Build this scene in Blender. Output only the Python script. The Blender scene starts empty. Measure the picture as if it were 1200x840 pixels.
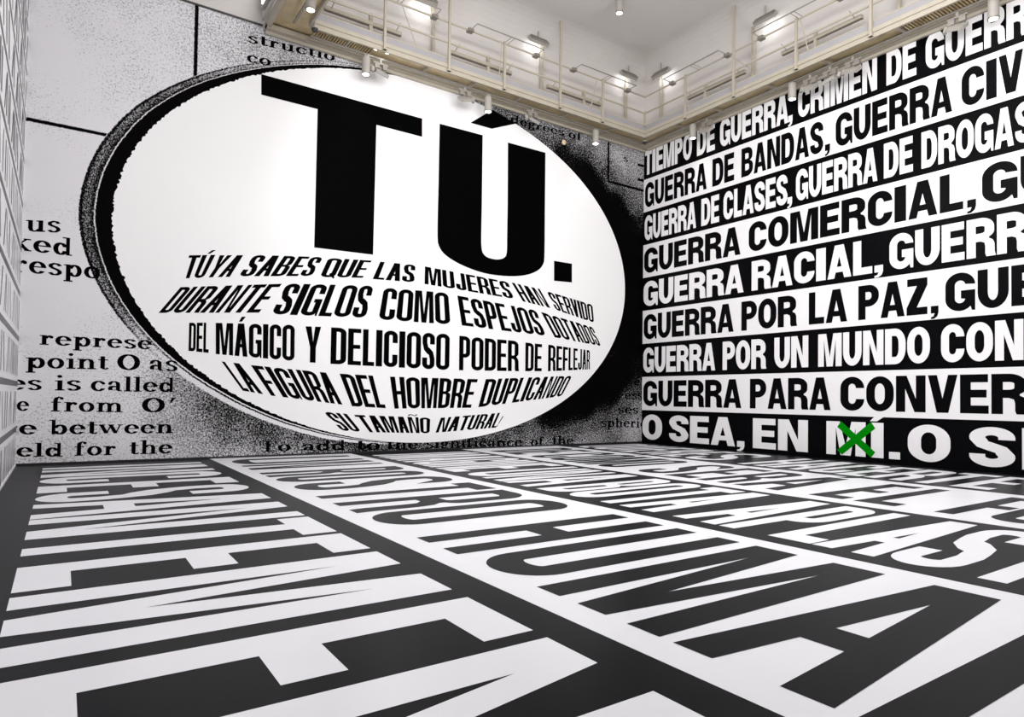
import bpy, math, random
import numpy as np
from mathutils import Matrix, Vector
from mathutils.geometry import tessellate_polygon

random.seed(4)
sc = bpy.context.scene
COL = sc.collection

# ---------------------------------------------------------------- camera
cam_data = bpy.data.cameras.new('camera')
cam = bpy.data.objects.new('camera', cam_data)
COL.objects.link(cam)
cam_data.sensor_width = 36.0
cam_data.lens = 23.09
cam_data.shift_y = 0.025
cam_data.clip_end = 200
cam.matrix_world = Matrix(((0.8250666, -0.0234686, -0.5645479, 0.0),
                           (-0.5648787, -0.0107188, -0.8251044, 0.0),
                           (0.0133128, 0.9996671, -0.0221006, 1.6),
                           (0, 0, 0, 1)))
sc.camera = cam

# ---------------------------------------------------------------- world and exposure
world = bpy.data.worlds.new('world')
sc.world = world
world.use_nodes = True
bg = world.node_tree.nodes['Background']
bg.inputs[0].default_value = (0.93, 0.95, 1.0, 1)
bg.inputs[1].default_value = 0.3
sc.view_settings.view_transform = 'Standard'
sc.view_settings.look = 'None'
sc.view_settings.exposure = 0.0
sc.view_settings.gamma = 1.0
sc.view_settings.use_curve_mapping = False

# ---------------------------------------------------------------- large fill lights, added
def area(name, loc, target, sx, sy, watt, col=(1, 1, 1)):
    l = bpy.data.lights.new(name, 'AREA')
    l.shape = 'RECTANGLE'; l.size = sx; l.size_y = sy; l.energy = watt; l.color = col
    o = bpy.data.objects.new(name, l); COL.objects.link(o)
    o.location = loc
    o.rotation_euler = (Vector(target) - Vector(loc)).to_track_quat('-Z', 'Y').to_euler()
    return o
area('overhead_fill', (8.0, 4.0, 13.9), (8.0, 4.2, 0), 12, 12, 1350, (1.0, 0.99, 0.98))  # added overhead fill, no skylight is known here
area('wall_fill', (8.5, 3.5, 9.8), (9.5, 17.8, 6.0), 12, 2.5, 1080, (1.0, 0.985, 0.98))  # added fill aimed at the oval wall, hangs free without a fixture
area('wall_fill', (5.0, 8.0, 9.8), (18.2, 8.5, 6.0), 12, 2.5, 740, (1.0, 0.985, 0.98))  # added fill for the banded wall, also without a fixture

# ---------------------------------------------------------------- materials
def mat(name, col, rough=0.5, metal=0.0, spec=0.5, var=0.0, scale=3.0, bump=0.0, bscale=60.0, emit=None):
    m = bpy.data.materials.new(name); m.use_nodes = True
    nt = m.node_tree; b = nt.nodes['Principled BSDF']
    b.inputs['Roughness'].default_value = rough
    b.inputs['Metallic'].default_value = metal
    b.inputs['Specular IOR Level'].default_value = spec
    b.inputs['Base Color'].default_value = (*col, 1)
    tc = nt.nodes.new('ShaderNodeTexCoord')
    if var:
        n = nt.nodes.new('ShaderNodeTexNoise'); n.inputs['Scale'].default_value = scale
        n.inputs['Detail'].default_value = 4
        nt.links.new(tc.outputs['Object'], n.inputs['Vector'])
        r = nt.nodes.new('ShaderNodeMapRange')
        r.inputs[1].default_value = 0.3; r.inputs[2].default_value = 0.7
        r.inputs[3].default_value = 1 - var; r.inputs[4].default_value = 1 + var * .3
        nt.links.new(n.outputs[0], r.inputs[0])
        mx = nt.nodes.new('ShaderNodeVectorMath'); mx.operation = 'SCALE'
        mx.inputs[0].default_value = col
        nt.links.new(r.outputs[0], mx.inputs['Scale'])
        nt.links.new(mx.outputs[0], b.inputs['Base Color'])
    if bump:
        n = nt.nodes.new('ShaderNodeTexNoise'); n.inputs['Scale'].default_value = bscale
        nt.links.new(tc.outputs['Object'], n.inputs['Vector'])
        bp = nt.nodes.new('ShaderNodeBump'); bp.inputs['Strength'].default_value = bump
        bp.inputs['Distance'].default_value = 0.01
        nt.links.new(n.outputs[0], bp.inputs['Height'])
        nt.links.new(bp.outputs[0], b.inputs['Normal'])
    if emit:
        b.inputs['Emission Color'].default_value = (*emit[0], 1)
        b.inputs['Emission Strength'].default_value = emit[1]
    return m

M = {}
M['wall_white'] = mat('white_wall_vinyl', (0.80, 0.79, 0.80), 0.42, spec=0.4, var=0.02)
M['wall_black'] = mat('black_wall_vinyl', (0.0015, 0.0015, 0.0022), 0.34, spec=0.045, var=0.2)
M['print_white'] = mat('white_print', (0.84, 0.835, 0.84), 0.5, spec=0.3, var=0.015, scale=0.6)
M['print_black'] = mat('black_print', (0.0008, 0.0008, 0.001), 0.5, spec=0.01)
M['floor_white'] = mat('white_floor_vinyl', (0.78, 0.78, 0.82), 0.30, spec=0.5, var=0.03, scale=1.2, bump=0.03, bscale=25)
M['floor_black'] = mat('black_floor_vinyl', (0.0055, 0.0055, 0.0068), 0.33, spec=0.05, var=0.15, scale=1.2, bump=0.03, bscale=25)
M['left_white'] = mat('white_side_vinyl', (0.88, 0.88, 0.91), 0.35, spec=0.5, var=0.03)
M['left_grey'] = mat('grey_side_vinyl', (0.05, 0.045, 0.045), 0.35, spec=0.6, var=0.1)
M['plaster'] = mat('ceiling_plaster', (0.60, 0.575, 0.555), 0.85, spec=0.2, var=0.04, scale=0.7, bump=0.05)
M['upper'] = mat('upper_wall_paint', (0.60, 0.57, 0.55), 0.8, spec=0.2, var=0.03, scale=0.8)
M['cream'] = mat('cream_steel_paint', (0.43, 0.39, 0.315), 0.45, spec=0.5, var=0.06, scale=4)
M['cream_dark'] = mat('cream_deck_paint', (0.70, 0.57, 0.35), 0.28, metal=0.45, spec=0.5, var=0.2, scale=3)
M['plate'] = mat('grey_toe_plate', (0.33, 0.32, 0.33), 0.6, var=0.03)
M['flood_lens'] = mat('flood_lens', (1, 1, 1), 0.3, emit=((1.0, 0.98, 0.95), 0.9))
M['dark'] = mat('dark_metal', (0.03, 0.03, 0.03), 0.5)
M['pipe'] = mat('grey_pipe', (0.28, 0.26, 0.23), 0.4, metal=0.3, var=0.1)
M['can'] = mat('off_white_lamp_body', (0.36, 0.34, 0.31), 0.5, var=0.04)
M['lens'] = mat('lit_lens', (1, 1, 1), 0.3, emit=((1.0, 0.97, 0.92), 14.0))
M['tube'] = mat('glow_panel_face', (1, 1, 1), 0.3, emit=((1.0, 0.98, 0.95), 4.0))  # glow of the added panel at the upper left
M['green'] = mat('green_tape', (0.0, 0.21, 0.002), 0.6, spec=0.03, var=0.05)
M['bell'] = mat('pale_brass_disc', (0.75, 0.58, 0.38), 0.5)
M['black_base'] = mat('black_base_strip', (0.006, 0.006, 0.007), 0.5)

def ink_material():
    """halftone photocopy print: the mesh attribute 'ink' is the print's ink density, grain thresholds it"""
    m = bpy.data.materials.new('photocopy_print'); m.use_nodes = True
    nt = m.node_tree; N = nt.nodes; L = nt.links; b = N['Principled BSDF']
    b.inputs['Roughness'].default_value = 0.6; b.inputs['Specular IOR Level'].default_value = 0.02
    tc = N.new('ShaderNodeTexCoord'); at = N.new('ShaderNodeAttribute'); at.attribute_name = 'ink'
    n1 = N.new('ShaderNodeTexNoise'); n1.inputs['Scale'].default_value = 24.0; n1.inputs['Detail'].default_value = 3.0
    n1.inputs['Roughness'].default_value = 0.75
    n2 = N.new('ShaderNodeTexNoise'); n2.inputs['Scale'].default_value = 1.6; n2.inputs['Detail'].default_value = 3.0
    L.new(tc.outputs['Object'], n1.inputs['Vector']); L.new(tc.outputs['Object'], n2.inputs['Vector'])
    # spread the noise to about 0..1
    r1 = N.new('ShaderNodeMapRange'); r1.inputs[1].default_value = 0.30; r1.inputs[2].default_value = 0.70
    r1.clamp = False
    L.new(n1.outputs[0], r1.inputs[0])
    r2 = N.new('ShaderNodeMapRange'); r2.inputs[1].default_value = 0.3; r2.inputs[2].default_value = 0.7
    r2.inputs[3].default_value = -0.07; r2.inputs[4].default_value = 0.07
    L.new(n2.outputs[0], r2.inputs[0])
    a = N.new('ShaderNodeMath'); a.operation = 'ADD'; L.new(at.outputs['Fac'], a.inputs[0]); L.new(r2.outputs[0], a.inputs[1])
    d = N.new('ShaderNodeMath'); d.operation = 'SUBTRACT'; L.new(a.outputs[0], d.inputs[0]); L.new(r1.outputs[0], d.inputs[1])
    s = N.new('ShaderNodeMapRange'); s.inputs[1].default_value = -0.34; s.inputs[2].default_value = 0.34
    L.new(d.outputs[0], s.inputs[0])
    # full and empty ink stay solid
    cr = N.new('ShaderNodeMix'); cr.data_type = 'RGBA'
    cr.inputs[6].default_value = (0.72, 0.71, 0.74, 1); cr.inputs[7].default_value = (0.001, 0.0008, 0.001, 1)
    L.new(s.outputs[0], cr.inputs[0]); L.new(cr.outputs[2], b.inputs['Base Color'])
    return m
M['ink'] = ink_material()

# ---------------------------------------------------------------- helpers
def link(o, parent=None):
    COL.objects.link(o)
    if parent is not None: o.parent = parent
    return o
def mesh_obj(name, verts, faces, material, parent=None, smooth=False):
    me = bpy.data.meshes.new(name); me.from_pydata([tuple(v) for v in verts], [], faces); me.update()
    if material is not None: me.materials.append(material)
    if smooth:
        for p in me.polygons: p.use_smooth = True
    return link(bpy.data.objects.new(name, me), parent)
class MB:
    def __init__(s): s.v = []; s.f = []
    def add(s, vs, fs):
        n = len(s.v); s.v += [tuple(v) for v in vs]; s.f += [tuple(i + n for i in f) for f in fs]; return s
    def box(s, x0, x1, y0, y1, z0, z1):
        x0, x1 = sorted((x0, x1)); y0, y1 = sorted((y0, y1)); z0, z1 = sorted((z0, z1))
        vs = [(x0, y0, z0), (x1, y0, z0), (x1, y1, z0), (x0, y1, z0), (x0, y0, z1), (x1, y0, z1), (x1, y1, z1), (x0, y1, z1)]
        return s.add(vs, [(0, 3, 2, 1), (4, 5, 6, 7), (0, 1, 5, 4), (1, 2, 6, 5), (2, 3, 7, 6), (3, 0, 4, 7)])
    def tube(s, a, b, r, n=8, r2=None, cap=True):
        a = Vector(a); b = Vector(b); r2 = r if r2 is None else r2
        d = (b - a).normalized(); u = d.orthogonal().normalized(); w = d.cross(u)
        vs = []
        for P, R in ((a, r), (b, r2)):
            for i in range(n):
                t = 2 * math.pi * i / n
                vs.append(P + u * (R * math.cos(t)) + w * (R * math.sin(t)))
        fs = [(i, (i + 1) % n, n + (i + 1) % n, n + i) for i in range(n)]
        if cap: fs += [tuple(range(n))[::-1], tuple(range(n, 2 * n))]
        return s.add(vs, fs)
    def beam(s, a, b, w, h):
        """square bar from a to b"""
        a = Vector(a); b = Vector(b); d = (b - a).normalized()
        up = Vector((0, 0, 1)) if abs(d.z) < .9 else Vector((0, 1, 0))
        u = d.cross(up).normalized() * (w / 2); v = u.cross(d).normalized() * (h / 2)
        vs = [P + su * u + sv * v for P in (a, b) for su, sv in ((-1, -1), (1, -1), (1, 1), (-1, 1))]
        return s.add(vs, [(0, 1, 2, 3), (7, 6, 5, 4), (0, 4, 5, 1), (1, 5, 6, 2), (2, 6, 7, 3), (3, 7, 4, 0)])
    def lathe(s, c, prof, n=20, axis=None):
        """profile [(r, h)] about an axis through c"""
        c = Vector(c); d = Vector(axis or (0, 0, 1)).normalized(); u = d.orthogonal().normalized(); w = d.cross(u)
        vs = []
        for r, h in prof:
            for i in range(n):
                t = 2 * math.pi * i / n
                vs.append(c + d * h + u * (r * math.cos(t)) + w * (r * math.sin(t)))
        k = len(prof)
        fs = [(j * n + i, j * n + (i + 1) % n, (j + 1) * n + (i + 1) % n, (j + 1) * n + i) for j in range(k - 1) for i in range(n)]
        fs += [tuple(range(n))[::-1], tuple(range((k - 1) * n, k * n))]
        return s.add(vs, fs)
    def build(s, name, material, parent=None, smooth=False):
        return mesh_obj(name, s.v, s.f, material, parent, smooth)
def empty(name, loc=(0, 0, 0)):
    o = bpy.data.objects.new(name, None); o.location = loc; o.empty_display_size = .2
    return link(o)
def tag(o, label=None, cat=None, group=None, kind=None):
    if label: o['label'] = label
    if cat: o['category'] = cat
    if group: o['group'] = group
    if kind: o['kind'] = kind
    return o
def place(o, parent_loc):
    """shift a mesh built in world coordinates so that it sits under an empty standing at parent_loc"""
    o.location = -Vector(parent_loc); return o

# ---------------------------------------------------------------- lettering
def arc(cx, cy, rx, ry, a0, a1, n=9):
    return [(cx + rx * math.cos(math.radians(a0 + (a1 - a0) * i / n)), cy + ry * math.sin(math.radians(a0 + (a1 - a0) * i / n))) for i in range(n + 1)]
def rr(x0, y0, x1, y1, rx, ry, left=True):
    rx = min(rx, (x1 - x0) / 2); ry = min(ry, (y1 - y0) / 2); n = 8
    p = arc(x1 - rx, y0 + ry, rx, ry, -90, 0, n) + arc(x1 - rx, y1 - ry, rx, ry, 0, 90, n)
    if left: p += arc(x0 + rx, y1 - ry, rx, ry, 90, 180, n) + arc(x0 + rx, y0 + ry, rx, ry, 180, 270, n)
    else: p += [(x0, y1), (x0, y0)]
    return p
def pen(path, s, t0, heavy=None):
    """outline of a stroke drawn with an elliptical pen s wide, t high"""
    L_, R_ = [], []
    n = len(path)
    for i in range(n):
        a = path[max(i - 1, 0)]; b = path[min(i + 1, n - 1)]
        dx, dy = b[0] - a[0], b[1] - a[1]; l = math.hypot(dx, dy) or 1
        nx, ny = -dy / l, dx / l
        t = t0 * (heavy(*path[i]) if heavy else 1)
        q = math.sqrt(s * s * nx * nx + t * t * ny * ny) or 1
        ox, oy = s * s * nx / q / 2, t * t * ny / q / 2
        L_.append((path[i][0] + ox, path[i][1] + oy)); R_.append((path[i][0] - ox, path[i][1] - oy))
    return L_ + R_[::-1]
WIDTH = dict(A=.66, B=.64, C=.62, D=.64, E=.56, F=.53, G=.66, H=.66, I=.28, J=.55, L=.50, M=.86, N=.67, O=.67, P=.60, Q=.67,
             R=.65, S=.60, T=.58, U=.64, V=.62, X=.6, Y=.62, Z=.54)
WIDTH.update({'Á': .66, 'É': .56, 'Í': .28, 'Ó': .67, 'Ú': .64, 'Ñ': .67, ',': .26, '.': .26, '!': .26})
BASE = {'Á': 'A', 'É': 'E', 'Í': 'I', 'Ó': 'O', 'Ú': 'U', 'Ñ': 'N'}
def glyph(ch, S, t, k, w):
    """polygons (outline, holes...) of a heavy grotesque capital in a unit box. S stem in reference width, t bar, k corner height"""
    s = S / w
    b = BASE.get(ch, ch)
    ki = max(k - t, .025)
    out = []
    if b in 'OQ':
        out.append([rr(0, 0, 1, 1, .5, k), rr(s, t, 1 - s, 1 - t, .5, ki)])
        if b == 'Q': out.append([[(.52, .16), (.95, -.08), (1.02, .0), (.62, .24)]])
    elif b in 'CG':
        kk = min(k, .33); kj = max(kk - t, .02)
        top = [(1, .665 if b == 'C' else .69)] + arc(.5, 1 - kk, .5, kk, 0, 90) + arc(.5, 1 - kk, .5, kk, 90, 180)
        inn = arc(.5, kk, .5 - s, kj, 180, 270) if kj > 0 else []
        itop = arc(.5, 1 - kk, .5 - s, kj, 180, 90) + arc(.5, 1 - kk, .5 - s, kj, 90, 0) + [(1 - s, .665 if b == 'C' else .69)]
        if b == 'C':
            out.append([top + arc(.5, kk, .5, kk, 180, 270) + arc(.5, kk, .5, kk, 270, 360) + [(1, .345), (1 - s, .345)]
                        + arc(.5, kk, .5 - s, kj, 0, -90) + arc(.5, kk, .5 - s, kj, 270, 180) + itop])
        else:
            out.append([top + arc(.5, kk, .5, kk, 180, 270) + arc(.5, kk, .46, kk, 270, 318, 4) + [(.86, .085), (.89, 0), (1, 0), (1, .53), (.53, .53), (.53, .53 - t), (1 - s, .53 - t)]
                        + arc(.5, max(kk, t + kj), .5 - s, kj, 0, -90) + arc(.5, max(kk, t + kj), .5 - s, kj, 270, 180) + itop])
    elif b == 'D':
        out.append([rr(0, 0, 1, 1, .5, k, False), rr(s, t, 1 - s, 1 - t, max(.5 - s, .1), ki, False)])
    elif b == 'B':
        r1 = min(k, .26); r2 = min(k, .24)
        o = [(0, 0)] + arc(.5, r1, .5, r1, -90, 0) + arc(.6, .535 - r1 * .7, .4, r1 * .7, 0, 65, 5) + arc(.58, .515 + r2 * .7, .38, r2 * .7, -65, 0, 5) + arc(.48, 1 - r2, .48, r2, 0, 90) + [(0, 1)]
        out.append([o, rr(s, t, 1 - s, .515 - t * .42, .5 - s / 2, max(r1 - t, .03), False), rr(s, .515 + t * .42, .96 - s, 1 - t, .5 - s / 2, max(r2 - t, .03), False)])
    elif b == 'P':
        r2 = min(k, .29)
        out.append([[(0, 0), (s, 0), (s, .37)] + arc(.5, .37 + r2, .5, r2, -90, 0) + arc(.5, 1 - r2, .5, r2, 0, 90) + [(0, 1)],
                    rr(s, .37 + t, 1 - s, 1 - t, .5, max(r2 - t, .03), False)])
    elif b == 'R':
        r2 = min(k, .25)
        o = [(0, 0), (s, 0), (s, .40), (.5, .40)] + [(1 - s - .03, .36), (1 - s, .27), (1 - s, .08), (1.04 - s, 0), (1.04, 0), (1, .1), (.99, .32), (.93, .41), (.80, .46)]
        o += arc(.62, .475 + r2 * .7, .36, r2 * .7, -60, 0, 5) + arc(.48, 1 - r2, .5, r2, 0, 90) + [(0, 1)]
        out.append([o, rr(s, .40 + t, .98 - s, 1 - t, .5, max(r2 - t, .03), False)])
    elif b in 'AV':
        a = s * 1.14 if k > .3 else min(s * 1.62, .48); sa = s * (.90 if k > .3 else 1.02); m = (.5 - a / 2)
        v = (.5 - sa) / m
        x = lambda q: sa + m * q
        c0 = .18 if k > .3 else .27; c1 = c0 + t * (.8 if k > .3 else .95)
        if b == 'A':
            out.append([[(0, 0), (m, 1), (1 - m, 1), (1, 0), (1 - sa, 0), (1 - x(c0), c0), (x(c0), c0), (sa, 0)], [(x(c1), c1), (1 - x(c1), c1), (.5, min(v, .93))]])
        else:
            out.append([[(0, 1), (m, 0), (1 - m, 0), (1, 1), (1 - sa, 1), (.5, 1 - v), (sa, 1)]])
    elif b == 'M':
        if k < .3 and s > .26: s *= .86
        d = s * 1.4 if k > .3 else min(s * 1.62, .375); q = s * .52
        out.append([[(0, 0), (0, 1), (d, 1), (.5, .28), (1 - d, 1), (1, 1), (1, 0), (1 - s, 0), (1 - s, .82), (.5 + q, 0), (.5 - q, 0), (s, .82), (s, 0)]])
    elif b == 'N':
        if k < .3 and s > .3: s *= .80
        d = s * 1.15 if k > .3 else min(s * 1.4, .40); e = .36 if k > .3 else .17
        out.append([[(0, 0), (0, 1), (d, 1), (1 - s, e), (1 - s, 1), (1, 1), (1, 0), (1 - d, 0), (s, 1 - e), (s, 0)]])
    elif b == 'E':
        out.append([[(0, 0), (1, 0), (1, t), (s, t), (s, .5 - t * .45), (.93, .5 - t * .45), (.93, .5 + t * .52), (s, .5 + t * .52), (s, 1 - t), (.98, 1 - t), (.98, 1), (0, 1)]])
    elif b == 'F':
        out.append([[(0, 0), (s, 0), (s, .46 - t * .4), (.93, .46 - t * .4), (.93, .46 + t * .6), (s, .46 + t * .6), (s, 1 - t), (1, 1 - t), (1, 1), (0, 1)]])
    elif b == 'L':
        out.append([[(0, 0), (1, 0), (1, t), (s, t), (s, 1), (0, 1)]])
    elif b == 'T':
        out.append([[(.5 - s / 2, 0), (.5 + s / 2, 0), (.5 + s / 2, 1 - t), (1, 1 - t), (1, 1), (0, 1), (0, 1 - t), (.5 - s / 2, 1 - t)]])
    elif b == 'I':
        out.append([[(0, 0), (1, 0), (1, 1), (0, 1)]])
    elif b == 'H':
        out.append([[(0, 0), (s, 0), (s, .5 - t * .5), (1 - s, .5 - t * .5), (1 - s, 0), (1, 0), (1, 1), (1 - s, 1), (1 - s, .5 + t * .5), (s, .5 + t * .5), (s, 1), (0, 1)]])
    elif b == 'U':
        out.append([[(0, 1)] + arc(.5, k, .5, k, 180, 360, 16) + [(1, 1), (1 - s, 1)] + arc(.5, max(k, t + ki), .5 - s, ki, 0, -180, 12) + [(s, 1)]])
    elif b == 'J':
        out.append([[(0, .34), (0, k)] + arc(.5, k, .5, k, 180, 360, 16) + [(1, 1), (1 - s, 1)] + arc(.5, max(k, t + ki), .5 - s, ki, 0, -180, 12) + [(s, .34)]] if k < .34 else
                   [[(0, .34)] + arc(.5, .33, .5, .33, 180, 360, 16) + [(1, 1), (1 - s, 1)] + arc(.5, .33, .5 - s, .33 - t, 0, -180, 12) + [(s, .34)]])
    elif b == 'Y':
        out.append([[(.5 - s / 2, 0), (.5 + s / 2, 0), (.5 + s / 2, .42), (1, 1), (1 - s * 1.02, 1), (.5, .58), (s * 1.02, 1), (0, 1), (.5 - s / 2, .42)]])
    elif b == 'Z':
        out.append([[(0, 0), (1, 0), (1, t), (s * 1.25, t), (1, 1 - t), (1, 1), (.03, 1), (.03, 1 - t), (1 - s * 1.25, 1 - t), (0, t)]])
    elif b == 'S':
        kk = min(k, .26); e = s / 2; f = t / 2
        p = [(1 - e, .685), (1 - e, 1 - kk)] + arc(.5, 1 - kk, .5 - e, kk - f, 0, 90, 7)[1:] + arc(.5, 1 - kk, .5 - e, kk - f, 90, 180, 7)[1:]
        p += [(e, .74 - kk * .12), (e + .06, .64), (.3, .565), (.5, .5), (.7, .435), (.94 - e, .36), (1 - e, .26 + kk * .12)]
        p += arc(.5, kk, .5 - e, kk - f, 0, -90, 7) + arc(.5, kk, .5 - e, kk - f, -90, -180, 7)[1:] + [(e, .315)]
        out.append([pen(p, s, t, (lambda x, y: 1 + .6 * max(0, 1 - abs(y - .5) / .17)) if k < .3 else None)])
    elif b == ',':
        out.append([[(0, .0), (0, .20), (1, .20), (1, .02), (.85, -.08), (.45, -.145), (0, -.15), (0, -.10), (.35, -.075), (.5, 0)]])
    elif b == '.':
        out.append([[(0, 0), (1, 0), (1, .2), (0, .2)]])
    elif b == '!':
        out.append([[(.1, .28), (.9, .28), (1, 1), (0, 1)]]); out.append([[(.1, 0), (.9, 0), (.9, .2), (.1, .2)]])
    if ch in 'ÁÉÍÓÚ':
        if ch == 'Í': out.append([[(-.1, 1.04), (.45, 1.04), (1.15, 1.2), (.35, 1.2)]])
        else: out.append([[(.32, 1.055), (.55, 1.055), (.86, 1.21), (.56, 1.21)]])
    if ch == 'Ñ':
        out.append([pen([(.12, 1.06), (.2, 1.13), (.35, 1.155), (.5, 1.12), (.65, 1.085), (.8, 1.11), (.88, 1.18)], .11, .05)])
    return out
def subdiv(poly, mx):
    o = []
    for i, a in enumerate(poly):
        b = poly[(i + 1) % len(poly)]
        n = max(1, int(math.ceil(math.hypot(b[0] - a[0], b[1] - a[1]) / mx)))
        for j in range(n): o.append((a[0] + (b[0] - a[0]) * j / n, a[1] + (b[1] - a[1]) * j / n))
    return o
def clean(poly):
    o = []
    for p in poly:
        if not o or math.hypot(p[0] - o[-1][0], p[1] - o[-1][1]) > 1e-4: o.append(p)
    if math.hypot(o[0][0] - o[-1][0], o[0][1] - o[-1][1]) < 1e-4: o.pop()
    return o
def fill(mb, loops, fn, mx=9.0, normal=None):
    loops = [subdiv(clean(l), mx) for l in loops]
    flat = [Vector((p[0], p[1], 0)) for l in loops for p in l]
    tris = tessellate_polygon([[Vector((p[0], p[1], 0)) for p in l] for l in loops])
    vs = [fn(p.x, p.y) for p in flat]
    fs = []
    for a, b, c in tris:
        if normal is not None:
            n = (Vector(vs[b]) - Vector(vs[a])).cross(Vector(vs[c]) - Vector(vs[a]))
            fs.append((a, b, c) if n.dot(normal) >= 0 else (a, c, b))
        else: fs.append((a, b, c))
    mb.add(vs, fs)
def layout(word, gap=.055):
    tot = sum(WIDTH[c] for c in word) + gap * (len(word) - 1)
    x = 0; res = []
    for c in word:
        res.append((c, x / tot, WIDTH[c] / tot)); x += WIDTH[c] + gap
    return res
def word_mesh(mb, word, fn, S, t, k, mx, normal, gap=.055, squeeze=0.0):
    sq = lambda u: u * (1 + squeeze * (1 - u))
    for c, x0, w in layout(word, gap):
        for loops in glyph(c, S, t, k, WIDTH[c]):
            fill(mb, loops, lambda u, v, x0=x0, w=w: fn(sq(x0 + u * w), v), mx, normal)

# ---------------------------------------------------------------- measured positions on the walls, in metres
ELLIPSE_WORDS = [
    ('TÚ', (2.367, 4.433), (2.831, 4.502), (2.496, 5.02), (3.092, 5.112)),
    ('YA', (2.862, 4.513), (3.437, 4.596), (3.192, 5.114), (3.832, 5.204)),
    ('SABES', (3.643, 4.634), (5.52, 4.862), (4.026, 5.235), (5.831, 5.419)),
    ('QUE', (5.746, 4.858), (6.975, 4.979), (5.977, 5.418), (7.243, 5.506)),
    ('LAS', (7.273, 4.979), (8.586, 5.028), (7.501, 5.51), (8.622, 5.553)),
    ('MUJERES', (8.929, 5.019), (12.199, 4.885), (8.932, 5.551), (11.962, 5.418)),
    ('HAN', (12.569, 4.839), (13.723, 4.719), (12.096, 5.418), (13.253, 5.323)),
    ('SERVIDO', (13.962, 4.677), (15.708, 4.368), (13.545, 5.282), (15.625, 5.003)),
    ('DURANTE', (1.859, 3.544), (4.171, 3.749), (2.325, 4.215), (4.743, 4.564)),
    ('SIGLOS', (4.478, 3.735), (7.079, 3.847), (4.866, 4.585), (7.318, 4.789)),
    ('COMO', (7.476, 3.832), (9.84, 3.863), (7.628, 4.769), (9.742, 4.831)),
    ('ESPEJOS', (10.246, 3.865), (13.541, 3.75), (10.066, 4.784), (13.118, 4.588)),
    ('DOTADOS', (13.925, 3.727), (16.057, 3.542), (13.323, 4.549), (15.645, 4.199)),
    ('DEL', (2.531, 2.667), (2.987, 2.64), (2.532, 3.36), (2.981, 3.395)),
    ('MÁGICO', (3.152, 2.619), (5.105, 2.527), (3.135, 3.402), (5.097, 3.496)),
    ('Y', (5.386, 2.507), (5.805, 2.505), (5.383, 3.48), (5.808, 3.498)),
    ('DELICIOSO', (6.086, 2.494), (9.822, 2.449), (6.089, 3.504), (9.824, 3.565)),
    ('PODER', (10.165, 2.461), (12.429, 2.508), (10.16, 3.536), (12.42, 3.501)),
    ('DE', (12.696, 2.517), (13.381, 2.54), (12.692, 3.475), (13.39, 3.456)),
    ('REFLEJAR', (13.646, 2.549), (15.528, 2.683), (13.652, 3.459), (15.527, 3.36)),
    ('LA', (3.813, 1.712), (4.322, 1.63), (3.291, 2.44), (3.798, 2.401)),
    ('FIGURA', (4.519, 1.597), (6.456, 1.367), (3.995, 2.376), (6.062, 2.24)),
    ('DEL', (6.729, 1.328), (7.75, 1.274), (6.352, 2.232), (7.498, 2.201)),
    ('HOMBRE', (8.022, 1.262), (10.617, 1.296), (7.861, 2.193), (10.865, 2.202)),
    ('DUPLICANDO', (10.887, 1.312), (14.263, 1.71), (11.155, 2.21), (14.723, 2.43)),
    ('SU', (6.443, 0.647), (7.018, 0.604), (5.917, 1.176), (6.579, 1.112)),
    ('TAMAÑO', (7.196, 0.59), (9.18, 0.519), (6.793, 1.086), (9.196, 0.988)),
    ('NATURAL', (9.381, 0.535), (11.564, 0.66), (9.552, 0.986), (11.822, 1.143)),
    ('!', (11.574, 0.68), (11.616, 0.694), (11.806, 1.018), (11.859, 1.033)),
]
BIG_LETTERS = [
    [[(4.096, 9.994), (8.759, 10.006), (8.769, 9.45), (7.307, 9.45), (7.274, 5.679), (5.574, 5.648), (5.592, 9.461), (4.108, 9.455)]],
    [[(9.354, 9.998), (10.909, 10.014), (10.914, 7.774), (10.907, 6.677), (10.921, 6.432), (10.956, 6.246), (11.119, 6.117), (11.412, 6.087), (11.643, 6.117), (11.842, 6.213), (11.9, 6.375), (11.899, 6.824), (11.901, 7.95), (11.881, 10.006), (13.43, 10.014), (13.436, 7.931), (13.449, 6.383), (13.397, 6.172), (13.202, 5.944), (12.708, 5.721), (12.054, 5.607), (11.29, 5.574), (10.68, 5.638), (10.027, 5.798), (9.573, 6.003), (9.392, 6.215), (9.329, 6.442), (9.345, 8.019)], [(10.444, 10.297), (11.266, 10.935), (12.177, 10.702), (11.244, 10.303)]],
    [[(13.855, 6.362), (14.652, 6.361), (14.662, 5.7), (13.865, 5.671)]],
]
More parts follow.
